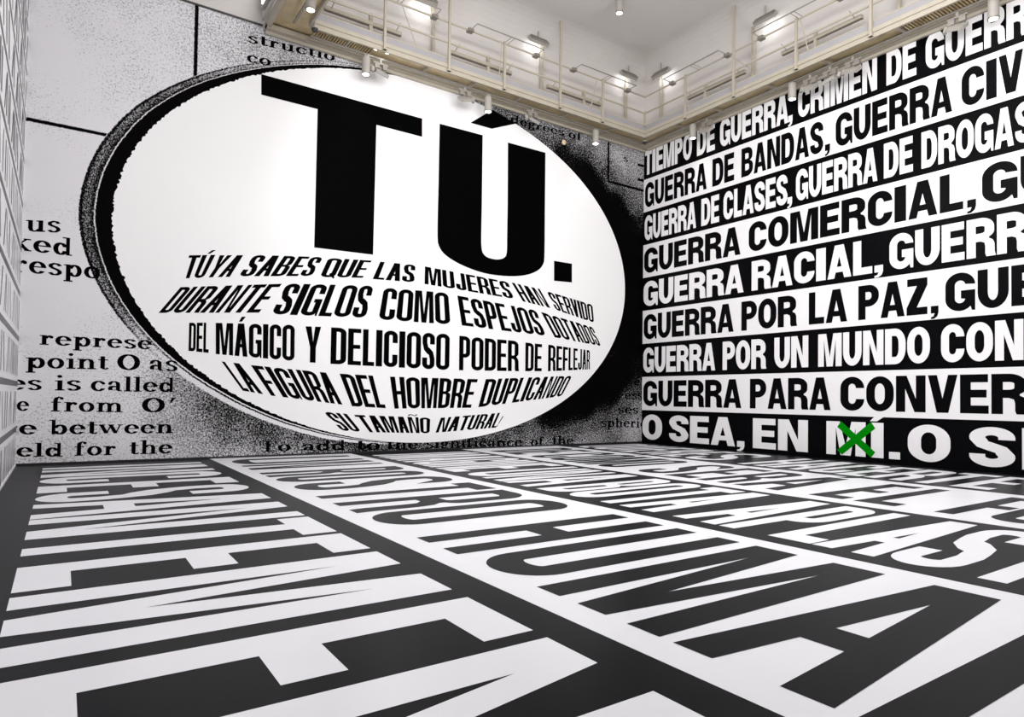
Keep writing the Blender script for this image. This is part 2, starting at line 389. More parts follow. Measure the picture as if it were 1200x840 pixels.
WALL_ROWS = [
    [('TIEMPO', 17.747, 15.48), ('DE', 15.253, 14.486), ('GUERRA', 14.275, 11.742), (',', 11.742, 11.599), ('CRIMEN', 11.416, 9.083), ('DE', 8.835, 8.083), ('GUERRA', 7.857, 5.222)],
    [('GUERRA', 17.732, 14.821), ('DE', 14.583, 13.698), ('BANDAS', 13.42, 10.616), (',', 10.564, 10.409), ('GUERRA', 10.244, 7.249), ('CIVIL', 7.041, 5.09)],
    [('GUERRA', 17.735, 15.268), ('DE', 15.045, 14.291), ('CLASES', 14.117, 11.759), (',', 11.759, 11.603), ('GUERRA', 11.476, 9.071), ('DE', 8.9, 8.166), ('DROGAS', 7.96, 5.592)],
    [('GUERRA', 17.746, 13.437), ('COMERCIAL', 13.126, 7.008), (',', 6.923, 6.734), ('GU', 6.608, 5.145)],
    [('GUERRA', 17.758, 13.311), ('RACIAL', 13.011, 9.205), (',', 9.146, 8.92), ('GUERRA', 8.754, 5.075)],
    [('GUERRA', 17.734, 13.684), ('POR', 13.388, 11.444), ('LA', 11.05, 9.897), ('PAZ', 9.585, 7.82), (',', 7.741, 7.563), ('GUERRA', 7.408, 3.385)],
    [('GUERRA', 17.745, 14.413), ('POR', 14.114, 12.483), ('UN', 12.184, 11.061), ('MUNDO', 10.753, 7.761), ('CON', 7.506, 5.793)],
    [('GUERRA', 17.73, 13.371), ('PARA', 13.051, 10.373), ('CONVER', 10.088, 5.726)],
    [('O', 17.759, 16.772), ('SEA', 16.427, 13.605), (',', 13.526, 13.247), ('EN', 12.936, 11.063), ('M', 10.497, 9.378), ('Í', 9.231, 8.903), ('.', 8.762, 8.482), ('O', 8.292, 7.298), ('S', 6.89, 5.957), ('E', 5.827, 5.111)],
]
BOOK_WORDS = [
    ('us', (-0.744, 5.11), (-0.116, 5.179), 0.252),
    ('ked', (-1.0, 4.681), (0.118, 4.683), 0.268),
    ('respo', (-0.96, 4.205), (0.668, 4.224), 0.267),
    ('represe', (-0.443, 2.649), (1.742, 2.658), 0.216),
    ('point', (-0.673, 2.129), (0.867, 2.147), 0.232),
    ('O', (1.036, 2.153), (1.522, 2.15), 0.248),
    ('as', (1.682, 2.156), (2.303, 2.157), 0.254),
    ('es', (-0.971, 1.649), (-0.374, 1.65), 0.22),
    ('is', (-0.142, 1.645), (0.35, 1.654), 0.228),
    ('called', (0.529, 1.647), (2.258, 1.647), 0.234),
    ('ce', (-1.033, 1.199), (-0.59, 1.19), 0.21),
    ('from', (-0.209, 1.18), (1.178, 1.161), 0.218),
    ('O', (1.562, 1.16), (2.066, 1.16), 0.233),
    ("'", (2.103, 1.16), (2.269, 1.16), 0.237),
    ('ce', (-1.079, 0.697), (-0.442, 0.675), 0.21),
    ('between', (-0.228, 0.671), (2.243, 0.653), 0.217),
    ('eld', (-0.79, 0.203), (0.049, 0.17), 0.203),
    ('for', (0.255, 0.181), (1.064, 0.17), 0.212),
    ('the', (1.322, 0.171), (2.235, 0.168), 0.22),
    ('structio', (3.741, 10.727), (6.066, 10.931), 0.184),
    ('co', (3.731, 10.221), (4.35, 10.273), 0.184),
    ('degrees', (11.972, 10.694), (14.241, 10.781), 0.183),
    ('of', (14.433, 10.767), (15.058, 10.808), 0.195),
    ('s', (17.083, 10.527), (17.324, 10.531), 0.16),
    ('To', (4.239, 0.129), (5.068, 0.123), 0.188),
    ('add', (5.362, 0.113), (6.573, 0.096), 0.195),
    ('to', (6.871, 0.098), (7.616, 0.083), 0.192),
    ('the', (7.8, 0.079), (8.812, 0.067), 0.198),
    ('significance', (9.067, 0.064), (12.624, 0.021), 0.205),
    ('of', (12.974, 0.011), (13.51, 0.009), 0.214),
    ('the', (13.876, 0.013), (14.822, 0.015), 0.219),
    ('spheric', (16.091, 0.625), (18.396, 0.563), 0.232),
    ('ses', (16.926, 1.102), (17.98, 1.1), 0.22),
    ('ess', (17.264, 1.64), (18.2, 1.634), 0.223),
    ('e', (17.743, 2.143), (18.057, 2.15), 0.225),
]
INK_SAMPLES = [(0.269, 8.617, 0.03), (-0.382, 9.201, 0.02), (1.439, 9.771, 0.06), (1.991, 9.524, 0.14), (1.457, 8.953, 0.12), (1.119, 8.35, 0.08), (0.621, 7.721, 0.02), (2.45, 10.088, 0.16), (3.124, 10.737, 0.25), (3.338, 10.256, 0.32), (3.957, 10.515, 0.34), (4.602, 10.877, 0.3), (4.829, 10.694, 0.4), (5.753, 10.884, 0.4), (6.236, 10.983, 0.3), (6.99, 11.064, 0.3), (-0.32, 6.532, 0.01), (-0.275, 4.63, 0.01), (-0.239, 3.112, 0.01), (0.052, 4.096, 0.01), (0.551, 3.563, 0.02), (0.895, 3.098, 0.04), (1.151, 3.116, 0.06), (-0.664, 1.775, 0.01), (0.428, 1.801, 0.02), (1.258, 2.221, 0.05), (1.609, 2.234, 0.25), (1.882, 2.04, 0.35), (2.161, 1.842, 0.48), (2.441, 1.848, 0.62), (1.276, 1.42, 0.08), (1.991, 1.222, 0.35), (2.549, 1.222, 0.55), (3.029, 1.329, 0.72), (3.533, 1.116, 0.78), (1.299, 0.421, 0.05), (2.01, 0.401, 0.2), (2.469, 0.597, 0.4), (2.948, 0.587, 0.5), (2.957, 0.163, 0.33), (3.758, 0.135, 0.42), (3.542, 0.683, 0.62), (4.161, 0.783, 0.78), (4.595, 0.553, 0.75), (4.821, 0.21, 0.5), (5.489, 0.65, 0.85), (5.498, 0.189, 0.6), (6.444, 0.397, 0.9), (6.45, 0.088, 0.7), (7.201, 0.087, 0.82), (8.259, 0.027, 0.78), (9.679, 0.005, 0.68), (10.9, 0.1, 0.66), (12.211, 0.117, 0.52), (11.871, 0.349, 0.85), (10.899, 0.208, 0.85), (13.609, 0.658, 0.85), (13.616, 0.223, 0.55), (12.903, 0.041, 0.5), (15.134, 0.036, 0.45), (14.738, 0.494, 0.6), (14.349, 0.944, 0.85), (15.923, 0.935, 0.72), (15.513, 1.302, 0.95), (15.934, 0.167, 0.42), (17.635, 0.126, 0.4), (17.629, 0.605, 0.45), (16.969, 1.086, 0.62), (17.178, 1.56, 0.75), (17.839, 1.566, 0.6), (17.831, 2.209, 0.8), (17.384, 2.518, 0.95), (18.048, 2.862, 0.88), (16.74, 2.184, 1.0), (15.91, 1.857, 0.98), (17.811, 3.82, 1), (18.019, 5.131, 1), (17.559, 6.055, 1), (17.995, 7.08, 1), (17.322, 7.311, 1), (17.757, 8.021, 0.93), (17.979, 8.317, 0.85), (17.309, 8.273, 0.98), (16.656, 8.482, 1), (17.611, 8.97, 0.72), (16.864, 8.996, 0.93), (17.968, 9.197, 0.55), (17.293, 9.557, 0.6), (17.728, 10.292, 0.42), (17.28, 10.522, 0.4), (16.626, 10.698, 0.4), (17.946, 10.993, 0.38), (16.429, 9.548, 0.75), (15.799, 9.89, 0.82), (15.792, 10.356, 0.5), (15.786, 10.822, 0.42), (15.177, 10.836, 0.45), (14.586, 10.848, 0.52), (15.393, 9.806, 0.95), (14.988, 10.18, 0.85), (14.207, 10.458, 0.88), (13.822, 10.964, 0.5), (13.453, 10.873, 0.62), (12.732, 10.927, 0.5), (12.036, 10.951, 0.62), (12.912, 10.74, 0.72), (16.017, 8.998, 1), (15.388, 10.113, 0.85), (13.45, 11.079, 0.45), (11.365, 10.919, 0.65), (16.465, 6.875, 1), (15.906, 2.164, 1), (13.97, 1.18, 0.95), (12.546, 0.531, 0.85), (13.606, 0.89, 0.95), (14.346, 1.092, 1), (15.114, 1.391, 1), (15.507, 1.698, 1), (14.732, 0.882, 0.9), (15.921, 1.088, 0.85), (13.072, 0.522, 0.8), (16.747, 1.713, 0.97), (11.379, 0.25, 0.82), (14.211, 10.219, 0.97), (13.459, 10.521, 0.85), (12.806, 10.714, 0.72), (15.395, 9.652, 1), (14.993, 9.845, 0.98), (15.684, 9.308, 1), (16.316, 8.581, 1)]
CROSS_BARS = [[(10.062, 1.084), (9.117, 0.279), (9.231, 0.132), (10.175, 0.925)], [(9.232, 1.095), (9.118, 0.924), (10.035, 0.148), (10.174, 0.272)]]

# ---------------------------------------------------------------- room shell
XL, XR, YB, YF, H, WT = -0.81, 18.17, 17.8, -7.0, 14.1, 11.27
def shell(name, x0, x1, y0, y1, z0, z1, m):
    return tag(MB().box(x0, x1, y0, y1, z0, z1).build(name, m), kind='structure')
floor = shell('floor', XL - .3, XR + .3, YF, YB + .3, -0.3, 0, M['floor_black'])
wall_back = shell('wall_back', XL - .3, XR + .3, YB, YB + .3, 0, H + .1, M['upper'])
wall_right = shell('wall_right', XR, XR + .3, YF, YB, 0, H + .1, M['upper'])
wall_left = shell('wall_left', XL - .3, XL, YF, YB, 0, H + .1, M['left_white'])
wall_front = shell('wall_front', XL - .3, XR + .3, YF - .3, YF, 0, H + .1, M['upper'])
# ceiling slab with a cove that runs into the two upper walls
cb = MB().box(XL, XR, YF, YB, H, H + .3)
cv = MB(); n = 10; rad = 1.1
prof = [(rad * (1 - math.sin(math.pi / 2 * i / n)), rad * (1 - math.cos(math.pi / 2 * i / n))) for i in range(n + 1)]  # (from wall, from ceiling)
for i in range(n):
    (a0, c0), (a1, c1) = prof[i], prof[i + 1]
    cv.add([(XL, YB - a0, H - c0), (XR - a0, YB - a0, H - c0), (XR - a1, YB - a1, H - c1), (XL, YB - a1, H - c1)], [(0, 1, 2, 3)])
    cv.add([(XR - a0, YF, H - c0), (XR - a0, YB - a0, H - c0), (XR - a1, YB - a1, H - c1), (XR - a1, YF, H - c1)], [(0, 3, 2, 1)])
ceiling = tag(cb.build('ceiling', M['plaster']), kind='structure')
cv.build('cove', M['plaster'], ceiling, smooth=True)
tag(MB().box(XL, XR, YB - .012, YB, 0, .05).build('baseboard_back', M['black_base']), kind='structure')
tag(MB().box(XL, XL + .02, YF, YB - .012, 0, .045).build('baseboard_left', M['left_white']), kind='structure')
tag(MB().box(XL, 4.1, YB - .03, YB, WT - .01, WT + .035).build('trim_1', M['dark']), kind='structure')
inner = tag(MB().box(4.08, 4.14, 13.0, YB, 11.42, 13.3).build('wall_inner', M['upper']), kind='structure')

# ---------------------------------------------------------------- floor print
STRIPS = [  # x0, x1, black ground?, cap bottom, cap top, stem, words of (letter, far y, near y)
    (XL, 3.07, True, -.30, 2.72, .36, [[('I', 17.0, 16.68), ('N', 16.45, 15.1), ('C', 14.97, 14.0), ('E', 13.7, 12.8), ('S', 12.62, 11.62), ('A', 11.52, 10.22),
        ('N', 10.17, 8.84), ('T', 8.72, 7.6), ('E', 7.47, 6.56), ('M', 6.41, 4.82), ('E', 4.57, 3.66), ('N', 3.52, 2.2), ('T', 2.1, .98), ('E', .86, -.05)]]),
    (3.07, 6.71, False, 3.37, 6.40, .31, [[('U', 17.25, 15.95), ('N', 15.72, 14.75)], [('R', 14.12, 13.3), ('O', 13.15, 12.3), ('S', 12.0, 11.05), ('T', 10.75, 9.8), ('R', 9.63, 8.68), ('O', 8.5, 7.5)],
        [('H', 6.81, 5.87), ('U', 5.65, 4.72), ('M', 4.51, 3.12), ('A', 3.0, 1.9), ('N', 1.78, .55), ('O', .4, -.7)]]),
    (6.71, 10.30, True, 7.02, 10.06, .235, [[('I', 17.0, 16.76), ('M', 16.6, 15.65), ('A', 15.5, 14.8), ('G', 14.7, 14.08), ('I', 14.0, 13.78), ('N', 13.68, 13.05), ('E', 12.98, 12.4)],
        [('U', 12.12, 11.4), ('N', 11.3, 10.6), ('A', 10.55, 9.72)], [('B', 9.45, 8.83), ('O', 8.75, 8.1), ('T', 8.0, 7.3), ('A', 7.34, 6.63)],
        [('A', 6.28, 5.56), ('P', 5.5, 4.9), ('L', 4.79, 4.25), ('A', 4.23, 3.54), ('S', 3.52, 2.86), ('T', 2.85, 2.12), ('A', 2.1, 1.4), ('N', 1.3, .6), ('D', .5, -.1), ('O', -.2, -.85)]]),
    (10.30, 14.10, False, 10.74, 13.66, .26, [[('D', 16.9, 16.2), ('E', 16.05, 15.4)], [('C', 14.95, 14.25), ('Ó', 14.1, 13.4), ('M', 13.3, 12.3), ('O', 12.2, 11.5)],
        [('S', 10.85, 10.05), ('E', 9.85, 9.15), ('R', 9.0, 8.25), ('Á', 8.1, 7.12)], [('E', 6.54, 5.93), ('L', 5.75, 5.1)],
        [('F', 4.54, 3.95), ('U', 3.93, 3.2), ('T', 3.1, 2.35), ('U', 2.2, 1.45), ('R', 1.3, .55), ('O', .4, -.4)]]),
    (14.10, XR, True, 14.42, 17.5, .25, [[('Q', 17.3, 16.6), ('U', 16.5, 15.8), ('I', 15.65, 15.4), ('E', 15.2, 14.6), ('R', 14.4, 13.7), ('E', 13.5, 12.9), ('S', 12.7, 11.6)],
        [('H', 10.75, 10.0), ('A', 9.9, 9.05), ('C', 8.95, 8.25), ('E', 8.15, 7.6), ('R', 7.5, 6.75), ('T', 6.72, 5.95), ('E', 5.83, 5.15)], [('U', 4.55, 3.8), ('N', 3.7, 3.0), ('A', 2.9, 2.1)]])]
for x0, x1, black, xb, xt, stem, words in STRIPS:
    st = MB().box(x0, x1, YF, YB - .012, 0.0, .002).build('vinyl_strip', M['floor_black' if black else 'floor_white'], floor)
    st['label'] = ('matt black floor strip with white capitals' if black else 'white floor strip with black capitals')
    for w in words:
        mb = MB()
        for c, y0, y1 in w:
            for loops in glyph(c, stem, .132, .15, y0 - y1):
                fill(mb, loops, lambda u, v: (xb + v * (xt - xb), y0 - u * (y0 - y1), .004), normal=Vector((0, 0, 1)))
        mb.build('printed_word', M['floor_white' if black else 'floor_black'], st)

# ---------------------------------------------------------------- right wall: nine bands of lettering
for i, row in enumerate(WALL_ROWS):
    z0 = (8 - i) * 1.255 - .02; z1 = z0 + 1.255
    z0 = max(z0, 0)
    black = i % 2 == 0
    st = MB().box(XR - .004, XR, YF, YB, z0, z1).build('vinyl_band', M['wall_black' if black else 'wall_white'], wall_right)
    st['label'] = ('black wall band with white capitals' if black else 'white wall band with black capitals')
    zb = (8 - i) * 1.255 - .02 + .155; hgt = .945
    for w, ya, yb in row:
        mb = MB()
        def fn(u, v): return (XR - .007, ya + (yb - ya) * u, zb + v * hgt)
        if w in ',.':
            for loops in glyph(w, .2, .16, .42, .26): fill(mb, loops, fn, normal=Vector((-1, 0, 0)))
        else:
            ref = (ya - yb) / sum(WIDTH[c] + .05 for c in w)
            word_mesh(mb, w, fn, .215, .205, .42, 9, Vector((-1, 0, 0)), gap=.05)
        mb.build('printed_word', M['wall_white' if black else 'wall_black'], st)
cr = MB()
def cross_at(p, q, a, b):
    d1 = (p[1][0] - p[0][0], p[1][1] - p[0][1]); d2 = (b[0] - a[0], b[1] - a[1]); D = d1[0] * d2[1] - d1[1] * d2[0]
    k = ((a[0] - p[0][0]) * d2[1] - (a[1] - p[0][1]) * d2[0]) / D
    return (p[0][0] + d1[0] * k, p[0][1] + d1[1] * k)
ga, gb = CROSS_BARS                       # each bar: four corners in order
la, lb = (ga[0], ga[1]), (ga[3], ga[2])   # long edges of bar one
ma, mb_ = (gb[0], gb[3]), (gb[1], gb[2])  # long edges of bar two
X_ = lambda p, m: cross_at(p, None, *m)
outline = [ga[0], X_(la, ma), gb[0], gb[1], X_(la, mb_), ga[1], ga[2], X_(lb, mb_), gb[2], gb[3], X_(lb, ma), ga[3]]
n12 = len(outline)
fill(cr, [outline], lambda y, z: (XR - .014, y, z), normal=Vector((-1, 0, 0)))
cr.add([(XR - .014, y, z) for y, z in outline] + [(XR - .0075, y, z) for y, z in outline], [(i, (i + 1) % n12, n12 + (i + 1) % n12, n12 + i) for i in range(n12)])
tag(cr.build('cross_mark', M['green']), 'bright green cross struck over the white letters at the foot of the banded wall', 'cross mark')

# ---------------------------------------------------------------- left wall: seen almost edge on
for k in range(12):
    z0 = .86 + .972 * k
    mb = MB().box(XL, XL + .004, YF, YB, z0 - .11, z0)
    mb.build('vinyl_band', M['left_grey'], wall_left)
    mb = MB(); y = 17.6; rnd = random.Random(k * 7 + 1)
    zl = z0 - .972 + .11; zh = z0 - .12 - .10
        # lettering too foreshortened to read in the photograph: bare stems and slants
    while y > 2.0:
        w = rnd.uniform(.06, .11) if k < 6 else rnd.uniform(.09, .16)
        sl = rnd.choice([0, 0, 0, .28, -.28]); 
        a = [(XL + .006, y, zl), (XL + .006, y - w, zl), (XL + .006, y - w - sl, zh), (XL + .006, y - sl, zh)]
        mb.add(a, [(0, 1, 2, 3)]); y -= w + (rnd.uniform(.24, .5) if k < 6 else rnd.uniform(.18, .34)) + abs(sl) * .8
    tag(mb.build('printed_lettering', M['left_grey'], wall_left), kind='stuff')

# ---------------------------------------------------------------- back wall: photocopy print with the great oval
EC, EA, EB = (9.03, 5.68), 8.18, 5.43
step = .035
nx = int(round((XR - XL) / step)); nz = int(round((WT) / step))
xs = np.linspace(XL, XR, nx + 1); zs = np.linspace(0.0, WT, nz + 1)
X, Z = np.meshgrid(xs, zs)
S_ = np.array(INK_SAMPLES)
def base_ink(X, Z):
    num = np.zeros_like(X); den = np.zeros_like(X)
    for sx, sz, d in S_:
        q = 1.0 / ((X - sx) ** 2 + (Z - sz) ** 2 + .10) ** 1.5
        num += q * d; den += q
    k = num / den
    k = k + .09 * np.sin(np.pi * np.clip((k - .12) / .88, 0, 1))
    return k + np.clip(k - .86, 0, 1) * 4 - np.clip(.05 - k, 0, 1) * 10
ink = base_ink(X, Z)
# ruled lines of the printed page
for x0, za, zb in ((2.53, 9.35, WT), (16.33, 9.63, WT)):
    ink = np.where((np.abs(X - x0) < .04) & (Z > za), 1.6, ink)
for z0, xa, xb in ((7.57, XL, .72), (9.60, 16.33, XR), (10.54, 17.82, XR), (9.99, 17.82, XR)):
    ink = np.where((np.abs(Z - z0) < .04) & (X > xa) & (X < xb), 1.6, ink)
vid = (np.arange((nz + 1) * (nx + 1)).reshape(nz + 1, nx + 1))
quads = np.stack([vid[:-1, :-1], vid[:-1, 1:], vid[1:, 1:], vid[1:, :-1]], -1).reshape(-1, 4)
me = bpy.data.meshes.new('photocopy_print')
me.from_pydata(np.stack([X, np.full_like(X, YB - .004), Z], -1).reshape(-1, 3).tolist(), [], quads.tolist())
at = me.attributes.new('ink', 'FLOAT', 'POINT'); at.data.foreach_set('value', ink.reshape(-1).astype(np.float32))
me.materials.append(M['ink'])
pr = link(bpy.data.objects.new('photocopy_print', me), wall_back)
pr['label'] = 'grainy black and white photocopy print covering the end wall'

# the printed rim of the oval: a polar strip round its left side
th = np.linspace(86, 264, 720)[:, None]
rout = np.interp(th, [85, 95, 105, 117, 128, 138, 150, 160, 170, 180, 190, 200, 210, 225, 240, 252, 265], [1.004, 1.008, 1.02, 1.032, 1.037, 1.047, 1.06, 1.073, 1.078, 1.08, 1.072, 1.062, 1.052, 1.044, 1.036, 1.024, 1.005])
rb = np.interp(th, [85, 100, 115, 130, 140, 150, 160, 180, 200, 215, 228, 240, 252, 265], [.002, .006, .012, .017, .022, .030, .036, .039, .027, .015, .011, .007, .003, .0005])
body = np.interp(th, [85, 120, 130, 140, 150, 160, 185, 195, 203, 210, 265], [.5, .5, .55, .62, .78, .86, .9, .75, .45, .3, .2])
U = np.array([-1, -.01, .012, .085, .11, .2, .32, .36, .42, .48, .54, .60, .66, .72, .77, .84, .90, .95, 1.0])[None, :]
UP = np.array([0, 0, -.62, -.62, .06, .1, .06, -.12, -.02, -.16, .0, -.18, -.04, -.14, .1, .22, .2, 0, 0])[None, :]
LO = np.array([1.4, 1.4, -.1, -.1, .2, 1.1, 1.05, .25, .05, .02, 0, 0, .02, .02, .04, .1, .15, .4, 0])[None, :]
jit = np.random.RandomState(5).normal(0, 1, th.shape)
rr_ = np.where(U < 0, np.where(U < -.5, .985, 1 + rb), 1 + rb + U * (rout - 1 - rb)) + jit * .0006
t_ = np.radians(th)
scl = 1 / np.sqrt((np.cos(t_) / EA) ** 2 + (np.sin(t_) / EB) ** 2)
RX = EC[0] + rr_ * scl * np.cos(t_); RZ = EC[1] + rr_ * scl * np.sin(t_)
k_ = np.clip((th - 198) / 14, 0, 1)
ri = (1 - k_) * (body + UP) + k_ * LO
fade = np.clip((th - 86) / 22, 0, 1) * np.clip((264 - th) / 14, 0, 1)
bi = base_ink(RX, RZ)
ri = np.where(U < 0, 1.4, fade * ri + (1 - fade) * bi)
ri = np.where(U > .96, bi, ri)
RZ = np.minimum(RZ, WT - .01)
nt_, nu_ = RX.shape
vid = np.arange(nt_ * nu_).reshape(nt_, nu_)
q4 = np.stack([vid[:-1, :-1], vid[:-1, 1:], vid[1:, 1:], vid[1:, :-1]], -1).reshape(-1, 4)
me = bpy.data.meshes.new('rim_print')
me.from_pydata(np.stack([RX, np.full_like(RX, YB - .0046), RZ], -1).reshape(-1, 3).tolist(), [], q4.tolist())
at = me.attributes.new('ink', 'FLOAT', 'POINT'); at.data.foreach_set('value', ri.reshape(-1).astype(np.float32))
me.materials.append(M['ink'])
link(bpy.data.objects.new('rim_print', me), wall_back)['label'] = 'dark grainy printed rim round the left of the white oval'

# serif book lettering in x-height units
def sb(x0, x1, y0, y1): return [(x0, y0), (x1, y0), (x1, y1), (x0, y1)]
def ring(cx, w, y0, y1, a0=0, a1=360, n=22, s=.29, t=.13):
    return pen([(cx + (w / 2 - s / 2) * math.cos(math.radians(a0 + (a1 - a0) * i / n)), (y0 + y1) / 2 + ((y1 - y0) / 2 - t / 2) * math.sin(math.radians(a0 + (a1 - a0) * i / n))) for i in range(n + 1)], s, t)
def stem(x, y1=1.0, y0=0.0, flag=True, foot=True):
    o = [sb(x - .14, x + .14, y0, y1)]
    if foot: o.append(sb(x - .27, x + .27, y0, y0 + .12))
    if flag: o.append([(x - .28, y1 - .1), (x, y1 - .12), (x, y1), (x - .28, y1 - .02)])
    return o
def dot(cx, cy, r_): return [(cx + r_ * math.cos(t * .7854), cy + r_ * math.sin(t * .7854)) for t in range(8)]
def P(*p, s=.27, t=.13): return pen(list(p), s, t)
SERIF = {
    'o': (1.05, [ring(.5, 1.0, -.02, 1.02)]), 'O': (1.5, [ring(.72, 1.44, -.02, 1.5, s=.36, t=.13)]),
    'c': (.95, [ring(.5, .98, -.02, 1.02, 40, 330), dot(.8, .76, .13)]),
    'e': (1.0, [ring(.5, 1.0, -.02, 1.02, 0, 325), sb(.1, .95, .5, .6)]),
    'i': (.56, stem(.28) + [dot(.26, 1.38, .15)]), 'l': (.56, stem(.28, 1.5)),
    't': (.68, [sb(.16, .45, .1, 1.3), sb(.02, .64, .9, 1.0), P((.31, .2), (.36, .06), (.5, .05), (.66, .16), s=.16)]),
    'n': (1.2, stem(.28) + stem(.9, .75, flag=False) + [P((.32, .72), (.48, .92), (.66, .96), (.82, .9), (.9, .7))]),
    'h': (1.2, stem(.28, 1.5) + stem(.9, .75, flag=False) + [P((.32, .72), (.48, .92), (.66, .96), (.82, .9), (.9, .7))]),
    'm': (1.78, stem(.28) + stem(.87, .75, flag=False) + stem(1.48, .75, flag=False) + [P((.32, .72), (.48, .92), (.64, .96), (.8, .9), (.87, .7)), P((.92, .72), (1.08, .92), (1.24, .96), (1.4, .9), (1.48, .7))]),
    'u': (1.2, stem(.28, foot=False, y0=.25) + stem(.9) + [P((.28, .3), (.34, .1), (.5, .04), (.68, .08), (.86, .26))]),
    'r': (.86, stem(.28) + [P((.34, .66), (.46, .88), (.62, .95), (.7, .9)), dot(.7, .82, .14)]),
    'd': (1.15, [ring(.46, .86, -.02, 1.02, 20, 340), sb(.76, .98, 0, 1.5), sb(.76, 1.12, 0, .1), sb(.56, .8, 1.4, 1.5)]),
    'b': (1.15, [ring(.66, .88, -.02, 1.02, -160, 160), sb(.17, .39, 0, 1.5), sb(0, .3, 1.4, 1.5)]),
    'p': (1.15, stem(.28, 1.0, -.45) + [ring(.66, .88, -.02, 1.02, -160, 160)]),
    'k': (1.15, stem(.28, 1.5) + [P((.36, .42), (.6, .68), (.86, .95), s=.1), P((.5, .6), (.7, .3), (.92, .04)), sb(.7, 1.1, .9, 1.0), sb(.74, 1.14, 0, .1)]),
    'a': (1.02, [P((.2, .8), (.34, .95), (.54, .95), (.7, .84), (.72, .6), (.72, .2), (.8, .05), (.96, .1)), ring(.42, .7, -.02, .56, 30, 330), dot(.2, .74, .13)]),
    's': (.85, [P((.72, .78), (.6, .93), (.38, .96), (.18, .86), (.16, .7), (.3, .58), (.56, .47), (.7, .34), (.7, .18), (.54, .05), (.3, .04), (.12, .2), s=.27, t=.15)]),
    'f': (.75, stem(.3, 1.2, flag=False) + [sb(.02, .64, .9, 1.0), P((.3, 1.15), (.36, 1.38), (.52, 1.47), (.66, 1.42)), dot(.68, 1.34, .13)]),
    'g': (1.0, [ring(.45, .8, .3, 1.02), ring(.48, .95, -.5, .1), P((.25, .33), (.14, .2), (.25, .08), (.6, .06)), dot(.88, .92, .12)]),
    'w': (1.55, [P((.15, .95), (.48, .06)), P((.48, .06), (.76, .9), s=.1), P((.74, .95), (1.08, .06)), P((1.08, .06), (1.36, .95), s=.1), sb(0, .4, .9, 1.0), sb(.56, .96, .9, 1.0), sb(1.18, 1.54, .9, 1.0)]),
    'T': (1.4, [sb(.56, .82, 0, 1.5), sb(.38, 1.0, 0, .1), sb(.06, 1.32, 1.4, 1.5), sb(.06, .16, 1.1, 1.5), sb(1.22, 1.32, 1.1, 1.5)]),
    "'": (.4, [[(.12, .95), (.2, .95), (.42, 1.5), (.2, 1.5)]]),
}
for w, (xa, za), (xb2, zb2), xh in BOOK_WORDS:
    gap = .08
    tot = sum(SERIF[c][0] for c in w) + gap * (len(w) - 1)
    mb = MB(); x = 0; sx_ = (xb2 - xa) / tot
    for ci, c in enumerate(w):
        for pi, poly in enumerate(SERIF[c][1]):
            fill(mb, [poly], lambda u, v, x=x, pi=pi: (max(xa + (x + u) * sx_, XL + .001), YB - .006 - pi * .00025, za + (zb2 - za) * (x + u) / tot + v * xh), normal=Vector((0, -1, 0)))
        x += SERIF[c][0] + gap
    mb.build('book_word', M['print_black'], wall_back)

# the white oval and its warped text
ov = MB()
rag = random.Random(3); NR = 900
ring_pts = []
for i in range(NR):
    a = 2 * math.pi * i / NR; dg = math.degrees(a)
    q = 1.001 - (rag.random() ** 2 * .0065 * min(1, max(0, (dg - 95) / 40)) * min(1, max(0, (262 - dg) / 30)) if 95 < dg < 262 else 0)
    ring_pts.append((EC[0] + EA * q * math.cos(a), EC[1] + EB * q * math.sin(a)))
ov.add([(EC[0], YB - .009, EC[1])] + [(x, YB - .009, z) for x, z in ring_pts], [(0, i + 1, (i + 1) % NR + 1) for i in range(NR)])
oval = ov.build('oval_print', M['print_white'], wall_back)
oval['label'] = 'great white oval like a convex mirror, filled with black capitals'
def soften(p):
    """cut the shallow corners of a measured outline so that its bends run smooth"""
    o = []; n = len(p)
    for i in range(n):
        a, b, c = p[i - 1], p[i], p[(i + 1) % n]
        t = math.degrees(abs((math.atan2(c[1] - b[1], c[0] - b[0]) - math.atan2(b[1] - a[1], b[0] - a[0]) + math.pi) % (2 * math.pi) - math.pi))
        if 1.5 < t < 55: o += [(b[0] + (a[0] - b[0]) * .25, b[1] + (a[1] - b[1]) * .25), (b[0] + (c[0] - b[0]) * .25, b[1] + (c[1] - b[1]) * .25)]
        else: o.append(b)
    return o
for k, letter in enumerate(BIG_LETTERS):
    if k == 1: letter = [soften(soften(letter[0])), letter[1]]
    mb = MB()
    for poly in letter: fill(mb, [poly], lambda a, b: (a, YB - .012, b), normal=Vector((0, -1, 0)))
    mb.build('large_capital' if k < 2 else 'full_stop', M['print_black'], oval)
for w, bl, br, tl, tr in ELLIPSE_WORDS:
    mb = MB()
    def fn(u, v):
        a = (bl[0] + (br[0] - bl[0]) * u, bl[1] + (br[1] - bl[1]) * u); b = (tl[0] + (tr[0] - tl[0]) * u, tl[1] + (tr[1] - tl[1]) * u)
        return (a[0] + (b[0] - a[0]) * v, YB - .012, a[1] + (b[1] - a[1]) * v)
    word_mesh(mb, w, fn, .235, .115, .15, .12, Vector((0, -1, 0)), gap=.07, squeeze={'REFLEJAR': .42, 'DOTADOS': .28, 'DUPLICANDO': .28, 'SERVIDO': .12, 'DURANTE': -.22, 'LA': -.25, 'NATURAL': .2, 'ESPEJOS': .08}.get(w, 0) if (w, tl[1] < 2.5) != ('LA', False) else 0)
    mb.build('printed_word', M['print_black'], oval)

